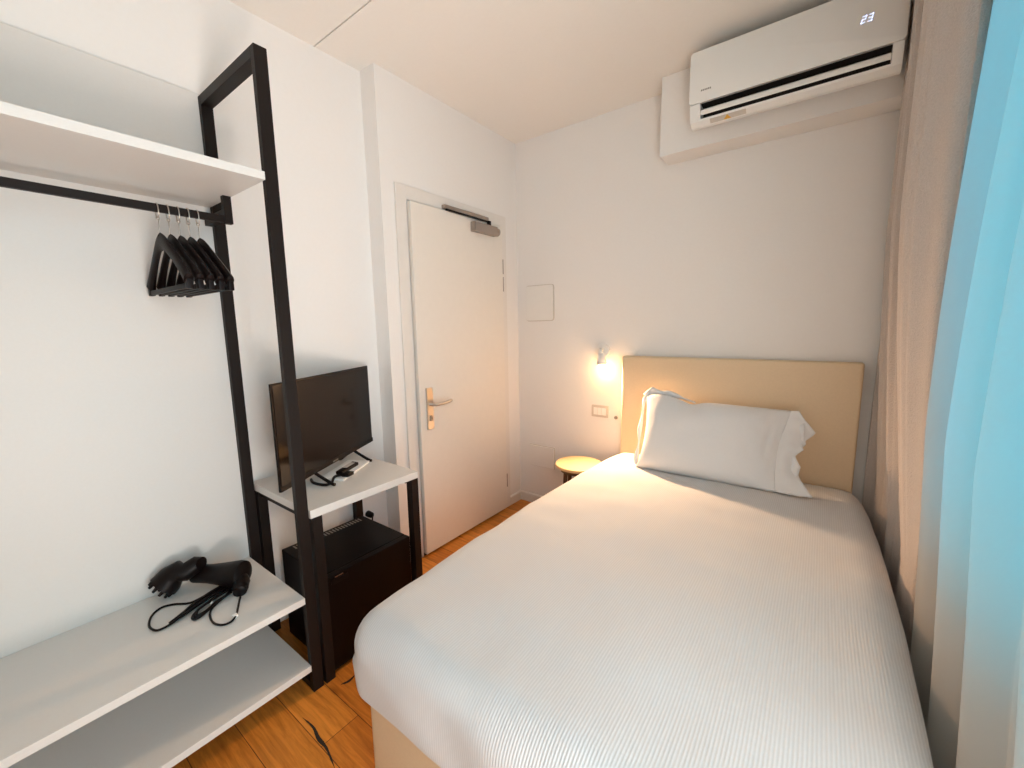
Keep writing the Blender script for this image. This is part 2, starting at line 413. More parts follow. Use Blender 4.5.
# hair dryer on the bench shelf
Z0 = 0.3965
hd = thing('hair_dryer', 'black hair dryer with diffuser and bundled cord lying on white bench shelf', 'hair dryer', (0.06, -2.1, Z0))
A = Vector((-0.040, -2.135, Z0 + 0.048)); B = Vector((0.140, -2.022, Z0 + 0.052))
bm = NB()
ts = [0, 0.02, 0.15, 0.30, 0.5, 0.7, 0.85, 0.94, 0.985, 1.0]; rs = [0.026, 0.034, 0.034, 0.035, 0.040, 0.046, 0.051, 0.049, 0.036, 0.014]
sweep(bm, [A + (B - A) * t for t in ts], rs, 24)
obj('barrel', bm, 'blackplastic', hd, smooth='auto')
bm = NB()
ax = (A - B).normalized()
dd = Vector((-0.16, -0.74, -0.66)).normalized()
c0 = A + Vector((0.012, -0.030, -0.014))
sweep(bm, [A + (B - A) * 0.10, A + (B - A) * 0.02, c0 + ax * 0.012, c0 + ax * 0.030 + dd * 0.006 + Vector((0, 0, .010)), c0 + ax * 0.042 + dd * 0.026 + Vector((0, 0, .008)), c0 + ax * 0.045 + dd * 0.044, c0 + ax * 0.045 + dd * 0.060],
      [0.026, 0.031, 0.034, 0.038, 0.044, 0.049, 0.050], 28)
e1 = dd.cross(Vector((0, 0, 1))).normalized(); e2 = dd.cross(e1)
for k in range(11):
    a = 2 * PI * k / 10; r_ = 0.039 if k < 10 else 0
    p = c0 + ax * 0.045 + dd * 0.059 + (e1 * math.cos(a) + e2 * math.sin(a)) * r_
    sweep(bm, [p, p + dd * 0.020], [0.0075, 0.005], 8)
off = min(v.co.z for v in bm.verts) - Z0
if off < 0: bmesh.ops.translate(bm, verts=bm.verts[:], vec=(0, 0, -off + 0.0005))
offx = min(v.co.x for v in bm.verts) - (XL + 0.0198)
if offx < 0: bmesh.ops.translate(bm, verts=bm.verts[:], vec=(-offx, 0, 0))
obj('diffuser', bm, 'blackplastic', hd, smooth='auto')
bm = NB()
sweep(bm, smooth_path([B - (B - A) * 0.14 + Vector((0.012, -0.006, -0.012)), (0.150, -2.045, Z0 + 0.031), (0.172, -2.057, Z0 + 0.024), (0.190, -2.065, Z0 + 0.0195)], 4), [0.030] * 5 + [0.027] * 4 + [0.023] * 3 + [0.017], 16)
obj('grip', bm, 'blackplastic', hd, smooth='auto')
bm = NB()
zc = Z0 + 0.0042
def cord(p, r=0.0036, dz=0.0): sweep(bm, smooth_path([(a, b_, zc + dz) for a, b_ in p], 5), r, 8)
cord([(0.195, -2.067), (0.225, -2.082), (0.258, -2.098), (0.293, -2.116), (0.316, -2.138), (0.312, -2.162), (0.28, -2.177), (0.232, -2.174), (0.185, -2.155), (0.150, -2.110), (0.115, -2.065)])
cord([(0.062, -2.08), (0.085, -2.14), (0.134, -2.214), (0.156, -2.256), (0.164, -2.286), (0.155, -2.306), (0.11, -2.312), (0.054, -2.293), (0.026, -2.26), (0.041, -2.227), (0.08, -2.190), (0.075, -2.14), (0.06, -2.085)], 0.0038)
for k in range(6):
    o_ = 0.007 * k
    cord([(0.060 + o_, -2.070 + 0.3 * o_), (0.078 + o_, -2.13), (0.100 + o_ * 0.9, -2.18), (0.132 + o_ * 0.6, -2.225), (0.158 + o_ * 0.2, -2.268 + 0.3 * o_)], 0.0044, 0.004 + 0.0015 * (k % 3))
for k in range(3):
    o_ = 0.006 * k
    cord([(0.108 + o_, -2.070), (0.130 + o_, -2.135), (0.155 + o_ * .7, -2.185), (0.185 + o_ * .2, -2.212 + o_), (0.205 - o_ * .5, -2.209 + o_), (0.200 - o_ * .4, -2.185 + o_), (0.165 + o_ * .3, -2.135), (0.140 + o_, -2.08)], 0.0044, 0.003 + 0.003 * k)
obj('cord', bm, 'blackplastic', hd, smooth=True)
bm = NB(); box(bm, 0.287, 0.303, -2.128, -2.112, Z0 + 0.0002, Z0 + 0.0085, bev=0.002); obj('cord_tag', bm, 'paper', hd, label='small white tag on the cord')
bm = NB(); sweep(bm, smooth_path([(0.150, -2.142, Z0 + 0.001), (0.160, -2.144, Z0 + 0.0165), (0.172, -2.152, Z0 + 0.0165), (0.18, -2.156, Z0 + 0.001)], 4), 0.0018, 6); obj('cord_tie', bm, 'paper', hd, smooth=True)

# ------------------------------------------------------------------ television stand
SX0, SX1, SY0, SY1, SZ0, SZ1 = -0.1135, 0.400, -1.881, -1.370, 0.690, 0.722
st = thing('television_stand', 'small white-topped stand on square black metal legs', 'stand', (0.14, -1.62, 0))
bxo('tabletop', 'shelf', st, SX0, SX1, SY0, SY1, SZ0, SZ1, bev=0.0012)
for x_ in (SX0 + 0.006, SX1 - 0.039):
    for y_ in (SY0 + 0.006, SY1 - 0.039):
        bxo('leg', 'black', st, x_, x_ + 0.038, y_, y_ + 0.038, 0, SZ0, bev=0.0015)
bm = NB()
for y_ in (SY0 + 0.012, SY1 - 0.038): box(bm, SX0 + 0.044, SX1 - 0.046, y_, y_ + 0.026, SZ0 - 0.026, SZ0 - 0.0005)
box(bm, SX0 + 0.012, SX0 + 0.038, SY0 + 0.044, SY1 - 0.044, SZ0 - 0.026, SZ0 - 0.0005)
obj('apron_rail', bm, 'black', st)

# television, turned a little
TL = Vector((0.27, -1.921, 0.775)); TR = Vector((-0.065, -1.288, 0.775))
tw = (TR - TL).length; ang = math.atan2(TR.y - TL.y, TR.x - TL.x)
mid = (TL + TR) / 2
tv = thing('television', 'black flat screen television standing askew on white stand', 'television', (mid.x, mid.y, SZ1), rotz=ang)
# local: +x along the screen towards the door, -y is out of the screen
hw = tw / 2; zb = 0.775 - SZ1; zt = 1.190 - SZ1
bm = NB(); box(bm, -hw, hw, 0.0005, 0.008, zb, zt, bev=0.002)
prism(bm, [(0.008, zb + 0.04), (0.045, zb + 0.06), (0.045, zb + 0.26), (0.008, zb + 0.36)], 'x', -hw * 0.8, hw * 0.8)
obj('housing', bm, 'blackplastic', tv, local=True, smooth='auto')
bm = NB(); box(bm, -hw + 0.008, hw - 0.008, -0.0012, 0.0006, zb + 0.022, zt - 0.008)
obj('screen', bm, 'screen', tv, local=True)
bm = NB(); prism(bm, [(0.0, zb + 0.022), (-0.003, zb + 0.020), (-0.004, zb + 0.001), (0.008, zb), (0.008, zb + 0.022)], 'x', -hw, hw, 0.001)
bz = obj('lower_bezel', bm, 'blackplastic', tv, local=True)
bm = NB()
for k in range(5): box(bm, -0.020 + k * 0.0085, -0.0145 + k * 0.0085, -0.0046, -0.0036, zb + 0.006, zb + 0.013)
obj('brand_mark', bm, 'grey', bz, local=True)
for s in (-0.145, 0.175):
    bm = NB()
    sweep(bm, smooth_path([(s, 0.010, zb + 0.005), (s, -0.030, zb - 0.020), (s - 0.003, -0.075, 0.010), (s - 0.004, -0.088, 0.0074)], 5), 0.0068, 10)
    sweep(bm, smooth_path([(s, 0.012, zb + 0.005), (s, 0.045, zb - 0.018), (s, 0.078, 0.010), (s, 0.09, 0.0072)], 5), 0.0068, 10)
    obj('foot', bm, 'blackplastic', tv, local=True, smooth='auto')

def slab(name, quad, z0, z1, m, label, cat, bev=0.002, parent=None):
    bm = NB(); prism(bm, quad, 'z', z0, z1, bev)
    o = obj(name, bm, m, parent)
    return tag(o, label, cat) if parent is None else o
bk = thing('information_booklet', 'white flat booklet lying under the television screen on stand', 'booklet', (0.1, -1.56, SZ1))
slab('pages', [(0.125, -1.690), (0.000, -1.475), (0.100, -1.425), (0.228, -1.642)], SZ1 + 0.0006, SZ1 + 0.0085, 'paper', '', '', 0.001, bk)
slab('cover', [(0.124, -1.692), (-0.002, -1.475), (0.101, -1.423), (0.230, -1.643)], SZ1 + 0.0085, SZ1 + 0.0100, 'paper', '', '', 0.0004, bk)
rm = thing('remote_control', 'slim black remote control with pale buttons lying on white booklet', 'remote', (0.12, -1.56, SZ1 + 0.01))
slab('casing', [(0.142, -1.628), (0.074, -1.500), (0.112, -1.492), (0.176, -1.614)], SZ1 + 0.0102, SZ1 + 0.024, 'blackplastic', '', '', 0.003, rm)
slab('keypad', [(0.118, -1.580), (0.086, -1.516), (0.108, -1.508), (0.140, -1.572)], SZ1 + 0.0238, SZ1 + 0.0252, 'button', '', '', 0.0004, rm)
ad = thing('power_adapter', 'small black power adapter on the booklet edge with its lead', 'adapter', (0.15, -1.58, SZ1))
slab('adapter_block', [(0.196, -1.632), (0.184, -1.598), (0.214, -1.580), (0.226, -1.618)], SZ1 + 0.0102, SZ1 + 0.026, 'blackplastic', '', '', 0.003, ad)
bm = NB(); sweep(bm, smooth_path([(0.197, -1.622, SZ1 + 0.018), (0.180, -1.645, SZ1 + 0.0165), (0.195, -1.668, SZ1 + 0.0165), (0.226, -1.697, SZ1 + 0.010), (0.212, -1.722, SZ1 + 0.0065), (0.15, -1.735, SZ1 + 0.0065), (0.10, -1.72, SZ1 + 0.0065)], 5), 0.006, 8)
obj('lead', bm, 'blackplastic', ad, smooth=True)

# minibar
fr = thing('mini_fridge', 'black mini fridge with vented top under the television stand', 'fridge', (0.19, -1.63, 0))
FX0, FX1, FY0, FY1, FZ = 0.005, 0.350, -1.832, -1.425, 0.418
bm = NB(); box(bm, FX0, FX1, FY0, FY1, 0.012, FZ, bev=0.004)
for x_ in (FX0 + 0.03, FX1 - 0.05):
    for y_ in (FY0 + 0.02, FY1 - 0.05): box(bm, x_, x_ + 0.03, y_, y_ + 0.03, 0, 0.013)
obj('cabinet', bm, 'fridge', fr)
dr = bxo('door', 'fridge', fr, FX1 + 0.003, FX1 + 0.034, FY0, FY1, 0.016, FZ, bev=0.004)
bm = NB(); prism(bm, [(y + -1.779, z + 0.392) for y, z in rrect(0.075, 0.022, 0.006)], 'x', FX1 + 0.0335, FX1 + 0.0365)
obj('grip_recess', bm, 'blackplastic', dr)
bxo('badge', 'chrome', dr, FX1 + 0.0335, FX1 + 0.0362, -1.800, -1.765, 0.408, 0.411)
bm = NB()
for k in range(22): 
    y_ = FY0 + 0.04 + k * 0.0155
    box(bm, FX0 + 0.018, FX0 + 0.050, y_, y_ + 0.007, FZ - 0.0005, FZ + 0.0012)
obj('vent_grille', bm, 'grey', fr)
pl = thing('power_plug', 'black power plug in the wall socket behind the mini fridge', 'plug', (XL, -1.315, 0.35))
bm = NB(); sweep(bm, [(XL + 0.0005, -1.315, 0.352), (XL + 0.035, -1.315, 0.352), (XL + 0.045, -1.315, 0.350)], [0.018, 0.016, 0.008], 14); obj('plug_body', bm, 'blackplastic', pl, smooth='auto')
bm = NB(); sweep(bm, smooth_path([(XL + 0.043, -1.315, 0.350), (XL + 0.062, -1.335, 0.32), (XL + 0.055, -1.37, 0.22), (XL + 0.05, -1.41, 0.08), (XL + 0.05, -1.44, 0.006)], 5), 0.004, 8); obj('lead', bm, 'blackplastic', pl, smooth=True)

# ------------------------------------------------------------------ bed
bed = thing('bed', 'double bed with cream upholstered base and tall plain headboard', 'bed', (1.46, -1.0, 0))
bm = NB(); box(bm, 0.872, 2.045, -1.990, -0.090, 0.035, 0.318, bev=0.022, seg=4)
for x_ in (0.93, 1.95):
    for y_ in (-1.93, -0.2): lathe(bm, [(0.022, 0), (0.026, 0.04)], (x_, y_, 0), n=14)
obj('base', bm, 'leather', bed, smooth='auto')
bm = NB(); box(bm, 0.864, 2.039, -0.082, -0.013, 0.05, 1.186, bev=0.014, seg=4)
obj('headboard', bm, 'leather', bed, smooth='auto')
bm = NB(); box(bm, 0.900, 2.030, -1.950, -0.100, 0.319, 0.52, bev=0.04, seg=3)
obj('mattress', bm, 'pillow', bed, smooth='auto')

def spread_mesh():
    bm = NB()
    X0, X1, Y0, Y1, Z0_, Z1_ = 0.850, 2.070, -2.020, -0.088, 0.316, 0.585
    R_ = 0.075; RB = 0.05
    nx, ny, nz = 56, 86, 20
    def pt(i, j, k):
        x = X0 + (X1 - X0) * i / nx; y = Y0 + (Y1 - Y0) * j / ny; z = Z0_ + (Z1_ - Z0_) * k / nz
        r = R_ if z > (Z0_ + Z1_) / 2 else RB
        c = Vector((min(max(x, X0 + r), X1 - r), min(max(y, Y0 + r), Y1 - 0.02), min(max(z, Z0_ + RB), Z1_ - R_)))
        dv = Vector((x, y, z)) - c
        ext = Vector((r, r if y < -1 else 0.02, R_ if z > c.z else RB))
        n_ = Vector((dv.x / ext.x, dv.y / ext.y, dv.z / ext.z))
        m_ = max(abs(n_.x), abs(n_.y), abs(n_.z))
        if n_.length > 1e-6:
            n_ = n_ * (m_ / n_.length)
            p = c + Vector((n_.x * ext.x, n_.y * ext.y, n_.z * ext.z))
        else: p = c
        ty = (p.y - Y0) / (Y1 - Y0); tx = (p.x - X0) / (X1 - X0); tz = (p.z - Z0_) / (Z1_ - Z0_)
        bul = math.sin(PI * min(max(ty, 0), 1)) ** 0.7
        p.x += (-0.040 * bul * (1 - tx) ** 6 + 0.036 * bul * tx ** 6) * (0.4 + 0.6 * min(1, tz * 1.4))
        # sides belly out between hem and top edge
        bel = math.sin(PI * min(max(tz, 0), 1))
        p.y -= 0.014 * bel * (1 - ty) ** 8
        p.x += -0.010 * bel * (1 - tx) ** 8 + 0.008 * bel * tx ** 8
        if tz > 0.6:
            p.z += 0.016 * math.sin(PI * tx) * math.sin(PI * min(max(ty, 0), 1)) * (tz - 0.6) / 0.4
            p.z -= 0.012 * max(0, ty - 0.9) / 0.1
        w_ = noise.noise(p * 5.0) * 0.006 + noise.noise(Vector((p.x * 3 + 7, p.y * 9, p.z * 6))) * 0.004
        w2 = abs(noise.noise(Vector((p.x * 7, p.y * 2.2 + 3, 1.7)))) * -0.004
        p.z += (w_ + w2) * min(1, tz * 1.2)
        p.y += noise.noise(p * 6 + Vector((3, 1, 8))) * 0.007 * (1 - ty) ** 8
        # soft drag folds under the foot-end edge
        p.y += 0.005 * math.sin(p.x * 15 + p.z * 18) * (1 - ty) ** 10 * bel
        # hem line waves
        if tz < 0.25: p.z += noise.noise(Vector((p.x * 4, p.y * 4, 9))) * 0.010 * (0.25 - tz) * 4
        return p
    V = {}
    def v(i, j, k):
        if (i, j, k) not in V: V[(i, j, k)] = bm.verts.new(pt(i, j, k))
        return V[(i, j, k)]
    for i in range(nx):
        for j in range(ny):
            bm.faces.new((v(i, j, nz), v(i + 1, j, nz), v(i + 1, j + 1, nz), v(i, j + 1, nz)))
    for k in range(nz):
        for i in range(nx):
            bm.faces.new((v(i, 0, k), v(i + 1, 0, k), v(i + 1, 0, k + 1), v(i, 0, k + 1)))
            bm.faces.new((v(i + 1, ny, k), v(i, ny, k), v(i, ny, k + 1), v(i + 1, ny, k + 1)))
        for j in range(ny):
            bm.faces.new((v(0, j + 1, k), v(0, j, k), v(0, j, k + 1), v(0, j + 1, k + 1)))
            bm.faces.new((v(nx, j, k), v(nx, j + 1, k), v(nx, j + 1, k + 1), v(nx, j, k + 1)))
    return bm
o = obj('bedspread', spread_mesh(), 'spread', smooth=True)
tag(o, 'white ribbed bedspread fitted over the mattress of the bed', 'bedspread')

# pillow leaning on the headboard
def pillow():
    p = thing('pillow', 'plump white pillow leaning against the cream headboard', 'pillow', (1.41, -0.33, 0.60))
    bl = Vector((1.085, -0.395, 0.594)); br = Vector((1.750, -0.385, 0.594)); tl = Vector((1.062, -0.195, 0.962)); tr = Vector((1.785, -0.190, 0.952))
    nU, nV = 56, 34
    bm = NB()
    def P(u, v, side):
        a = bl.lerp(br, u); b_ = tl.lerp(tr, u); q = a.lerp(b_, v)
        nrm = (br - bl).cross(tl - bl).normalized()   # points to the viewer side / up
        e = (1 - abs(2 * u - 1) ** (5 if u < 0.5 else 1.9)) * (1 - abs(2 * v - 1) ** 3.4)
        th = 0.078 * max(e, 0) ** (0.5 if u < 0.5 else 0.5 + 0.5 * (2 * u - 1) ** 2)
        # edges pull in a little
        q = q + (Vector((0.5, 0, 0)) - Vector((u, 0, 0))) * 0.05 * (1 - (2 * v - 1) ** 2) * abs(2 * u - 1) ** 3
        if v > 0.5: q.z -= 0.020 * math.exp(-((u - 0.36) / 0.07) ** 2) * (v - 0.5) * 2
        q.z += 0.022 * math.exp(-((u - 0.12) / 0.12) ** 2) * max(0, v - 0.6) / 0.4
        w_ = noise.noise(Vector((u * 4, v * 4, side * 3))) * 0.007
        cr = 0.016 * noise.noise(Vector((u * 26, v * 5, 4.0))) * max(0, (u - 0.62) / 0.38) ** 1.2 + 0.004 * noise.noise(Vector((u * 30, v * 6, 1.0))) * max(0, (0.15 - u) / 0.15)
        s_ = 1 if side > 0 else -0.75
        return q + nrm * s_ * (th + (w_ + cr) * min(1, e * 3))
    rows = {}
    for side in (1, -1):
        for i in range(nU + 1):
            for j in range(nV + 1):
                rim = i in (0, nU) or j in (0, nV)
                if rim and side == -1: rows[(side, i, j)] = rows[(1, i, j)]; continue
                rows[(side, i, j)] = bm.verts.new(P(i / nU, j / nV, side))
        for i in range(nU):
            for j in range(nV):
                f = [rows[(side, i, j)], rows[(side, i + 1, j)], rows[(side, i + 1, j + 1)], rows[(side, i, j + 1)]]
                bm.faces.new(f if side > 0 else list(reversed(f)))
    zmin = 0.592
    for v in bm.verts:
        if v.co.z < zmin: v.co.z = zmin + (v.co.z - zmin) * 0.08
        if v.co.y > -0.088: v.co.y = -0.088 + (v.co.y + 0.088) * 0.1
    obj('cushion', bm, 'pillow', p, smooth=True)
    # open flange with two flapping layers at the window end
    for lay in (0, 1):
        bm = NB(); n, mU = 40, 10; g = {}
        edge = [(0.0, 0.10), (0.05, 0.13), (0.2, 0.09), (0.35, 0.065), (0.47, 0.058), (0.55, 0.085), (0.62, 0.070), (0.77, 0.112), (0.88, 0.06), (1.0, 0.012)]
        if lay: edge = [(0.0, 0.05), (0.15, 0.07), (0.35, 0.085), (0.5, 0.05), (0.62, 0.088), (0.75, 0.07), (0.9, 0.05), (1.0, 0.01)]
        def E(t):
            for (a, x), (b_, y) in zip(edge[:-1], edge[1:]):
                if t <= b_: return x + (y - x) * (t - a) / (b_ - a)
            return edge[-1][1]
        for j in range(n + 1):
            t = j / n; base = br.lerp(tr, t); base.x -= 0.012 + 0.025 * (1 - (2 * t - 1) ** 2)
            for i in range(mU + 1):
                s = i / mU; q = base.copy(); q.x += s * (E(t) + 0.02)
                wv = (math.sin(t * 15 + lay * 2.2) * 0.011 + math.sin(t * 39 + lay) * 0.003) * s
                gap = (0.016 if lay == 0 else -0.022) * math.sin(PI * min(1, s * 1.2)) * math.sin(PI * t)
                q.y += -0.88 * (wv + gap); q.z += 0.45 * (wv + gap) - 0.012 * s * (1 - t)
                q.y = min(q.y, -0.09); q.z = max(q.z, 0.600 + 0.002 * lay)
                g[(i, j)] = bm.verts.new(q)
        for j in range(n):
            for i in range(mU): bm.faces.new((g[(i, j)], g[(i + 1, j)], g[(i + 1, j + 1)], g[(i, j + 1)]))
        fl = obj('pillowcase_flap', bm, 'pillow', p, smooth=True)
        md = fl.modifiers.new('thick', 'SOLIDIFY'); md.thickness = 0.003
    # rumpled flange at the lamp end, turned over the top corner
    bm = NB(); g = {}; n, mU = 44, 10
    path = smooth_path([bl + Vector((0.0, 0.02, 0.004)), bl.lerp(tl, 0.3), bl.lerp(tl, 0.62), tl.lerp(bl, 0.08), tl + Vector((0.03, 0, 0.005)), tl.lerp(tr, 0.14) + Vector((0, 0, 0.020)), tl.lerp(tr, 0.27) + Vector((0, 0, 0.008)), tl.lerp(tr, 0.38) + Vector((0, 0, -0.012))], 6)
    n = len(path) - 1
    cen = bl.lerp(tr, 0.5)
    for j in range(n + 1):
        t = j / n
        wid = 0.016 * (1 - t) ** 0.3 + 0.007 * math.sin(t * 31)
        if t > 0.5: wid = 0.045 * (1 - (t - 0.5) / 0.5) ** 0.7 + 0.008 * math.sin(t * 33)
        outw = Vector((-1, -0.1, 0.05)) if t < 0.5 else Vector((-0.25, -0.05, 0.9))
        if 0.44 < t < 0.58: outw = Vector((-0.8, -0.08, 0.5))
        outw.normalize()
        for i in range(mU + 1):
            s = i / mU
            q = path[j] + outw * wid * (s * 1.2 - 0.2) + Vector((0, -0.7, 0.5)) * (0.012 * math.sin(s * PI) + 0.006 * math.sin(t * 47 + s * 4) * s)
            q.y = min(q.y, -0.09); q.z = max(q.z, 0.60)
            g[(i, j)] = bm.verts.new(q)
    for j in range(n):
        for i in range(mU): bm.faces.new((g[(i, j)], g[(i + 1, j)], g[(i + 1, j + 1)], g[(i, j + 1)]))
    fl = obj('pillowcase_flap', bm, 'pillow', p, smooth=True)
    md = fl.modifiers.new('thick', 'SOLIDIFY'); md.thickness = 0.004
pillow()

# ------------------------------------------------------------------ bedside stool and lamp, wall fittings
ns = thing('bedside_stool', 'round birch-topped stool tucked between bed and wall lamp', 'stool', (0.655, -0.24, 0))
SC = (0.655, -0.255); SH = 0.495
bm = NB(); lathe(bm, [(0.140, SH - 0.024), (0.150, SH - 0.020), (0.153, SH - 0.010), (0.150, SH - 0.002), (0.140, SH)], (*SC, 0), n=48)
obj('seat', bm, 'stool', ns, smooth='auto')
bm = NB(); lathe(bm, [(0.118, SH - 0.050), (0.118, SH - 0.0245)], (*SC, 0), n=40); obj('apron_ring', bm, 'stoolleg', ns, smooth='auto')
for k in range(4):
    a = PI / 4 + k * PI / 2 + 0.3; c, s = math.cos(a), math.sin(a)
    bm = NB(); sweep(bm, [(SC[0] + c * 0.100, SC[1] + s * 0.100, SH - 0.045), (SC[0] + c * 0.125, SC[1] + s * 0.125, 0.0)], [0.014, 0.010], 12)
    obj('leg', bm, 'stoolleg', ns, smooth='auto')

lp = thing('wall_lamp', 'small white wall spotlight lit warm beside the headboard', 'lamp', (0.705, 0, 1.20))
bm = NB(); lathe(bm, [(0.045, -0.020), (0.045, -0.004), (0.045, 0.0)], (0.705, 0, 1.215), axis='y', n=28); obj('wall_plate', bm, 'plastic', lp, smooth='auto')
bm = NB(); sweep(bm, smooth_path([(0.705, -0.018, 1.215), (0.705, -0.040, 1.222), (0.708, -0.056, 1.212), (0.712, -0.060, 1.195)], 4), 0.008, 10); obj('arm', bm, 'plastic', lp, smooth='auto')
hc = Vector((0.712, -0.060, 1.20)); hdir = Vector((0.10, -0.04, -0.98)).normalized()
bm = NB(); sweep(bm, [hc, hc + hdir * 0.006, hc + hdir * 0.03, hc + hdir * 0.075], [0.012, 0.020, 0.026, 0.034], 24, cap=False)
sh = obj('lamp_shade', bm, 'plastic', lp, smooth='auto')
md = sh.modifiers.new('thick', 'SOLIDIFY'); md.thickness = 0.002
bm = NB(); bc = hc + hdir * 0.072
lathe(bm, [(0.004, -0.024), (0.016, -0.018), (0.023, -0.006), (0.024, 0.004), (0.018, 0.016), (0.008, 0.022)], bc, n=20); obj('bulb', bm, 'bulb', lp, smooth=True)

def wall_cover(name, x0, x1, z0, z1, r, m, label, cat, lip):
    t = thing(name, label, cat, ((x0 + x1) / 2, 0, z0))
    cx, cz = (x0 + x1) / 2, (z0 + z1) / 2
    bm = NB(); prism(bm, [(x + cx, z + cz) for x, z in rrect(x1 - x0, z1 - z0, r)], 'y', -0.006, 0.001, 0.002); obj('shade_rim', bm, 'sticker', t)  # grey rim paints in the shade line around the cover
    bm = NB(); prism(bm, [(x + cx, z + cz) for x, z in rrect(x1 - x0 - lip, z1 - z0 - lip, max(r - lip / 2, 0.003))], 'y', -0.013, -0.0055, 0.0025); obj('cover_plate', bm, m, t)
    return t
wall_cover('junction_box', 0.080, 0.322, 1.418, 1.678, 0.022, 'hatch', 'square white cover plate on the wall high beside the door', 'cover plate', 0.010)
wall_cover('access_hatch', 0.097, 0.323, 0.306, 0.476, 0.006, 'hatch', 'flush white access hatch low on the wall beside stool', 'hatch', 0.007)
sw = thing('light_switch', 'white light switch plate on the wall under the lamp', 'switch', (0.685, 0, 0.80))
bm = NB(); prism(bm, [(x + 0.685, z + 0.797) for x, z in rrect(0.124, 0.082, 0.006)], 'y', -0.008, 0.0008, 0.0015); obj('plate', bm, 'sticker', sw)
for k in range(3):
    bxo('rocker', 'plastic', sw, 0.640 + k * 0.0305, 0.668 + k * 0.0305, -0.0125, -0.0075, 0.772, 0.822, bev=0.0015)
bm = NB(); lathe(bm, [(0.011, -0.010), (0.012, -0.004), (0.012, -0.0002)], (0.800, 0, 0.766), axis='y', n=20)
tag(obj('wall_button', bm, 'grey', smooth='auto'), 'tiny round grey button on the wall next to the headboard edge', 'button')

# ------------------------------------------------------------------ air conditioner
ac = thing('air_conditioner', 'white wall air conditioner showing 23 mounted under the ceiling', 'air conditioner', (1.665, -0.16, 2.31))
AX0, AX1 = 1.286, 2.044; YA = -0.1595
full = [(YA, 2.385), (-0.285, 2.322), (-0.318, 2.318), (-0.342, 2.334), (-0.350, 2.352), (-0.358, 2.385), (-0.362, 2.405), (-0.352, 2.408), (-0.352, 2.628), (-0.30, 2.640), (YA, 2.640)]
cut = [(YA, 2.385), (-0.285, 2.322), (-0.318, 2.318), (-0.342, 2.334), (-0.344, 2.343), (-0.300, 2.346), (-0.290, 2.409), (-0.352, 2.409), (-0.352, 2.628), (-0.30, 2.640), (YA, 2.640)]
bm = NB()
prism(bm, full, 'x', AX0 + 0.004, 1.336, 0.0); prism(bm, cut, 'x', 1.336, 2.008); prism(bm, full, 'x', 2.008, AX1 - 0.004, 0.0)
obj('housing', bm, 'plastic', ac)
bm = NB(); prism(bm, [(x + (AX0 + AX1) / 2, z + 2.519) for x, z in rrect(AX1 - AX0, 0.224, 0.014)], 'y', -0.366, -0.350, 0.004)
obj('front_panel', bm, 'plastic', ac, smooth='auto')
bm = NB(); prism(bm, [(-0.303, 2.349), (-0.293, 2.399), (-0.2915, 2.399), (-0.3015, 2.349)], 'x', 1.3365, 2.0075)
box(bm, 1.3365, 2.0075, -0.350, -0.300, 2.4035, 2.4058); box(bm, 1.3365, 2.0075, -0.338, -0.303, 2.3445, 2.3482)
obj('air_outlet', bm, 'darkgap', ac)
bm = NB(); prism(bm, [(-0.352, 2.355), (-0.356, 2.358), (-0.357, 2.375), (-0.352, 2.377), (-0.346, 2.370)], 'x', 1.338, 2.006)
obj('louver', bm, 'plastic', ac)
# seven-segment 23, slanted
bm = NB()
SEG = {'2': 'abged', '3': 'abgcd'}
def seg7(ch, x, z, w_, h_):
    t_ = 0.0022; sl = 0.18
    R_ = {'a': (0, w_, h_ - t_, h_), 'g': (0, w_, h_ / 2 - t_ / 2, h_ / 2 + t_ / 2), 'd': (0, w_, 0, t_), 'b': (w_ - t_, w_, h_ / 2, h_), 'c': (w_ - t_, w_, 0, h_ / 2), 'f': (0, t_, h_ / 2, h_), 'e': (0, t_, 0, h_ / 2)}
    for s in SEG[ch]:
        a, b_, c_, d_ = R_[s]
        prism(bm, [(x + a + sl * c_, z + c_), (x + b_ + sl * c_, z + c_), (x + b_ + sl * d_, z + d_), (x + a + sl * d_, z + d_)], 'y', -0.3668, -0.3655)
seg7('2', 1.906, 2.508, 0.0125, 0.024); seg7('3', 1.926, 2.508, 0.0125, 0.024)
obj('display_digits', bm, 'led', ac, label='glowing white digits reading 23')
bm = NB()
for k in range(6): prism(bm, [(1.338 + k * 0.0075, 2.454), (1.3435 + k * 0.0075, 2.454), (1.3435 + k * 0.0075, 2.461), (1.338 + k * 0.0075, 2.461)], 'y', -0.3666, -0.3655)
obj('brand_mark', bm, 'grey', ac)
bm = NB(); prism(bm, [(-0.3425, 2.3332), (-0.3225, 2.3200), (-0.3215, 2.3210), (-0.3415, 2.3342)], 'x', 1.376, 1.525)
stk = obj('sticker', bm, 'sticker', ac)
bm = NB()
q = [Vector((1.434, -0.3235, 2.3207)), Vector((1.464, -0.3235, 2.3207)), Vector((1.449, -0.3415, 2.3326))]
nn = Vector((0, -0.55, -0.83)) * 0.0012
vs = [bm.verts.new(p + nn) for p in q] + [bm.verts.new(p - nn) for p in q]
bm.faces.new(vs[:3]); bm.faces.new(vs[3:][::-1])
for k in range(3): bm.faces.new((vs[k], vs[k + 3], vs[(k + 1) % 3 + 3], vs[(k + 1) % 3]))
obj('warning_triangle', bm, 'yellow', stk)

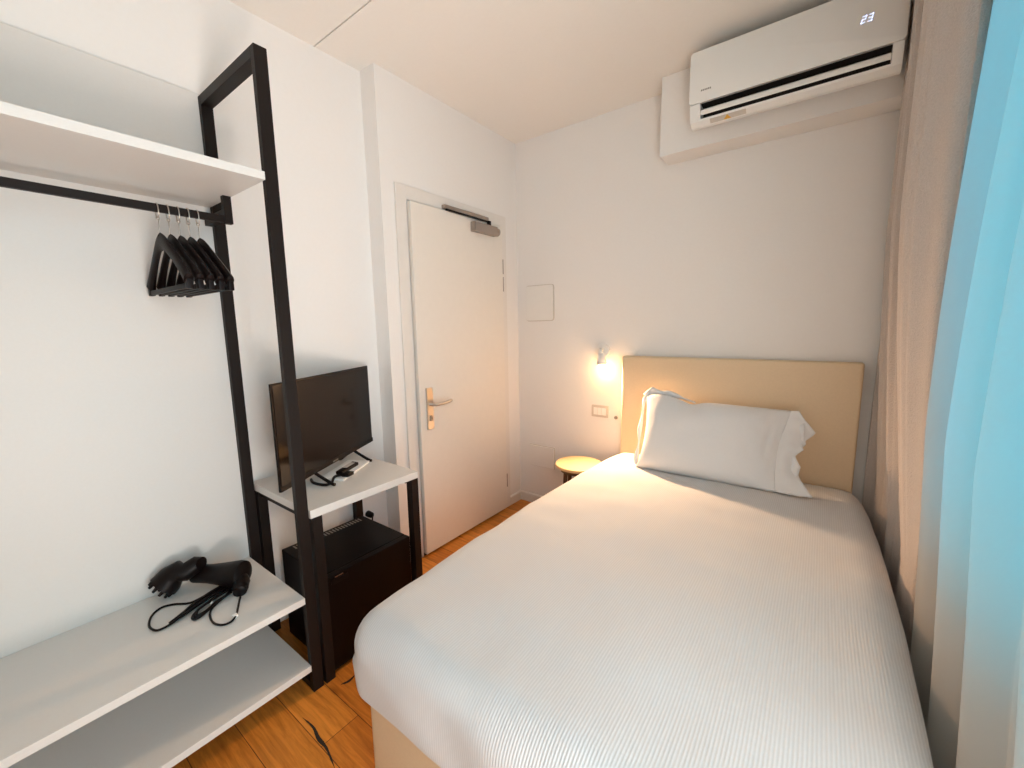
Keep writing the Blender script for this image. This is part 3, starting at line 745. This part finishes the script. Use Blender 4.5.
# ------------------------------------------------------------------ curtains
def curtain(name, plan, z0, z1, nz, m, sub, pert, thick):
    bm = NB(); path = smooth_path([(a, b_, 0) for a, b_ in plan], sub); g = {}
    for k in range(nz + 1):
        z = z0 + (z1 - z0) * k / nz
        for i, p in enumerate(path):
            g[(i, k)] = bm.verts.new(pert(Vector((p.x, p.y, z)), i / (len(path) - 1)))
    for k in range(nz):
        for i in range(len(path) - 1): bm.faces.new((g[(i, k)], g[(i + 1, k)], g[(i + 1, k + 1)], g[(i, k + 1)]))
    o = obj(name, bm, m, smooth=True)
    md = o.modifiers.new('thick', 'SOLIDIFY'); md.thickness = thick; md.offset = 0
    return o
def drape_p(p, t):
    z = p.z
    q = p.copy()
    q.x += 0.006 * noise.noise(Vector((t * 9, z * 0.9, 0))) + 0.004 * math.sin(t * 118 + 1.4 * noise.noise(Vector((t * 3, z * 0.6, 2))))
    q.y += 0.012 * noise.noise(Vector((t * 5, z * 0.7, 5)))
    q.y = min(q.y, -0.02)
    k = min(max((1.75 - z) / 1.15, 0), 1); k = k ** 1.4
    lim = 2.096 + 0.028 * math.sin(PI * min(1, max(0, (-q.y) / 2.0))) + 0.014
    if q.x < lim and q.y < -0.085: q.x += (lim + (q.x - 2.06) * 0.3 - q.x) * k
    return q
o = curtain('drape', [(2.085, -0.045), (2.13, -0.10), (2.080, -0.16), (2.066, -0.19), (2.10, -0.23), (2.17, -0.32), (2.17, -0.37), (2.085, -0.45), (2.050, -0.490), (2.060, -0.52), (2.10, -0.55), (2.17, -0.64), (2.17, -0.69), (2.080, -0.76), (2.042, -0.810), (2.052, -0.860), (2.066, -0.895), (2.112, -0.962), (2.135, -0.975), (2.150, -0.955)],
            0.012, H - 0.012, 60, 'drape', 9, drape_p, 0.003)
tag(o, 'heavy greige drape hanging in folds between headboard and sheer curtain', 'curtain')
def sheer_p(p, t):
    z = p.z; q = p.copy()
    sl = (z - 1.1) if z > 1.1 else 0.7 * (1.1 - z)
    q.y -= (0.19 * sl + 0.10 * max(0, z - 1.6)) * min(1, t * 4)
    q.x += 0.005 * noise.noise(Vector((t * 12, z * 0.8, 3)))
    k = min(max((1.5 - z) / 1.1, 0), 1); k = k * k * (3 - 2 * k)
    q.x += 0.022 * k * (1 if q.x < 2.15 else 0.3)
    return q
o = curtain('sheer_curtain', [(2.20, -0.86), (2.195, -0.91), (2.18, -0.96), (2.155, -0.985), (2.125, -0.985), (2.112, -0.995), (2.120, -1.06), (2.150, -1.13), (2.150, -1.17), (2.115, -1.235), (2.108, -1.27), (2.125, -1.33), (2.155, -1.385), (2.150, -1.42), (2.112, -1.47), (2.108, -1.51), (2.14, -1.58), (2.155, -1.63), (2.12, -1.70), (2.115, -1.74), (2.15, -1.80), (2.165, -1.84), (2.20, -1.87), (2.234, -1.88)],
            0.012, H - 0.012, 60, 'sheer', 5, sheer_p, 0.0008)  # unseen far end bent to the wall to hold back added light
tag(o, 'translucent sheer curtain glowing cyan in front of the window', 'curtain')

# floor knots: the two long splits in the boards near the bed
def split(pts, wd):
    bm = NB(); L_ = []; R_ = []
    P_ = smooth_path([(a, b_, 0.0004) for a, b_ in pts], 6); n = len(P_)
    for i, p in enumerate(P_):
        t = (P_[min(i + 1, n - 1)] - P_[max(i - 1, 0)]).normalized(); s = Vector((-t.y, t.x, 0))
        w_ = wd * math.sin(PI * (i + 0.3) / n) * (0.6 + 0.6 * abs(noise.noise(Vector((i * 0.45, wd * 99, 0)))))
        L_.append(bm.verts.new(p + s * w_)); R_.append(bm.verts.new(p - s * w_))
    for i in range(n - 1): bm.faces.new((L_[i], R_[i], R_[i + 1], L_[i + 1]))
    return bm
fl = bpy.data.objects['floor']
obj('knot', split([(0.462, -2.004), (0.53, -2.000), (0.585, -2.010), (0.64, -2.012), (0.72, -2.03)], 0.0075), 'darkgap', fl)
obj('knot', split([(0.446, -1.845), (0.458, -1.818), (0.452, -1.786)], 0.008), 'darkgap', fl)

# ------------------------------------------------------------------ lights
def area(name, loc, rot, sx, sy, e, col):
    l = bpy.data.lights.new(name, 'AREA'); l.shape = 'RECTANGLE'; l.size = sx; l.size_y = sy; l.energy = e; l.color = col
    o = bpy.data.objects.new(name, l); C.objects.link(o); o.location = loc; o.rotation_euler = rot
    return o
dl_ = area('added_window_fill', (XR + 0.03, -2.395, 1.33), (0, 0, 0), 0.86, 1.70, 19, (0.99, 0.94, 0.86))  # added fill in the unseen window's opening, main room light
dl_.rotation_euler = Vector((-0.70, 0.70, 0.14)).to_track_quat('-Z', 'Y').to_euler()
bv = Vector((-1.15, 0.42, 2.4))
bl_ = area('added_bounce_fill', (XR + 0.62, -2.50, 0.25), (0, 0, 0), 0.8, 0.8, 45, (1.0, 0.81, 0.69))  # unseen warm fill added outside, aimed up to brighten the ceiling
bl_.rotation_euler = bv.to_track_quat('-Z', 'Y').to_euler()
l = bpy.data.lights.new('lamp_glow', 'POINT'); l.energy = 1.3; l.color = (1.0, 0.56, 0.22); l.shadow_soft_size = 0.026
o = bpy.data.objects.new('lamp_glow', l); C.objects.link(o); o.location = bc + hdir * 0.040
l = bpy.data.lights.new('lamp_beam', 'SPOT'); l.energy = 95.0; l.color = (1.0, 0.60, 0.33); l.shadow_soft_size = 0.02
l.spot_size = math.radians(140); l.spot_blend = 1.0
o = bpy.data.objects.new('lamp_beam', l); C.objects.link(o); o.location = bc + hdir * 0.028
o.rotation_euler = Vector((0.45, -0.80, -0.50)).to_track_quat('-Z', 'Y').to_euler()

wd = bpy.data.worlds.new('sky'); bpy.context.scene.world = wd; wd.use_nodes = True
nt = wd.node_tree; bg = nt.nodes['Background']; bg.inputs['Strength'].default_value = 2.4
tc = nt.nodes.new('ShaderNodeTexCoord'); dt = nt.nodes.new('ShaderNodeVectorMath'); dt.operation = 'DOT_PRODUCT'
dt.inputs[1].default_value = Vector((0.35, 0.90, 0.25)).normalized()
nt.links.new(tc.outputs['Generated'], dt.inputs[0])
sk = nt.nodes.new('ShaderNodeValToRGB')          # paler sky towards the sun, deeper blue away from it
sk.color_ramp.elements[0].position = 0.0; sk.color_ramp.elements[0].color = (0.004, 0.42, 0.76, 1)
sk.color_ramp.elements[1].position = 0.95; sk.color_ramp.elements[1].color = (0.010, 0.76, 1.0, 1)
nt.links.new(dt.outputs['Value'], sk.inputs['Fac']); nt.links.new(sk.outputs['Color'], bg.inputs['Color'])

# ------------------------------------------------------------------ camera
cam = bpy.data.cameras.new('camera'); co = bpy.data.objects.new('camera', cam); C.objects.link(co)
cam.sensor_fit = 'HORIZONTAL'; cam.sensor_width = 36; cam.lens = 413.0712 / 1024 * 36
cam.clip_start = 0.02
rt = Vector((0.8014980224870143, 0.5977439950007549, -0.017407940427952687)); up = Vector((-0.06902791067396513, 0.12139494165194588, 0.9902011996000146)); fw = Vector((-0.5940000568159844, 0.7924426695868025, -0.13855882476677225))
mt = Matrix.Identity(4)
for i in range(3): mt[i][0] = rt[i]; mt[i][1] = up[i]; mt[i][2] = -fw[i]
mt.translation = (1.8704, -2.5867, 1.3846)
co.matrix_world = mt
S = bpy.context.scene; S.camera = co
S.view_settings.view_transform = 'Standard'; S.view_settings.look = 'None'
S.view_settings.exposure = 0.32; S.view_settings.gamma = 1.0; S.view_settings.use_curve_mapping = False
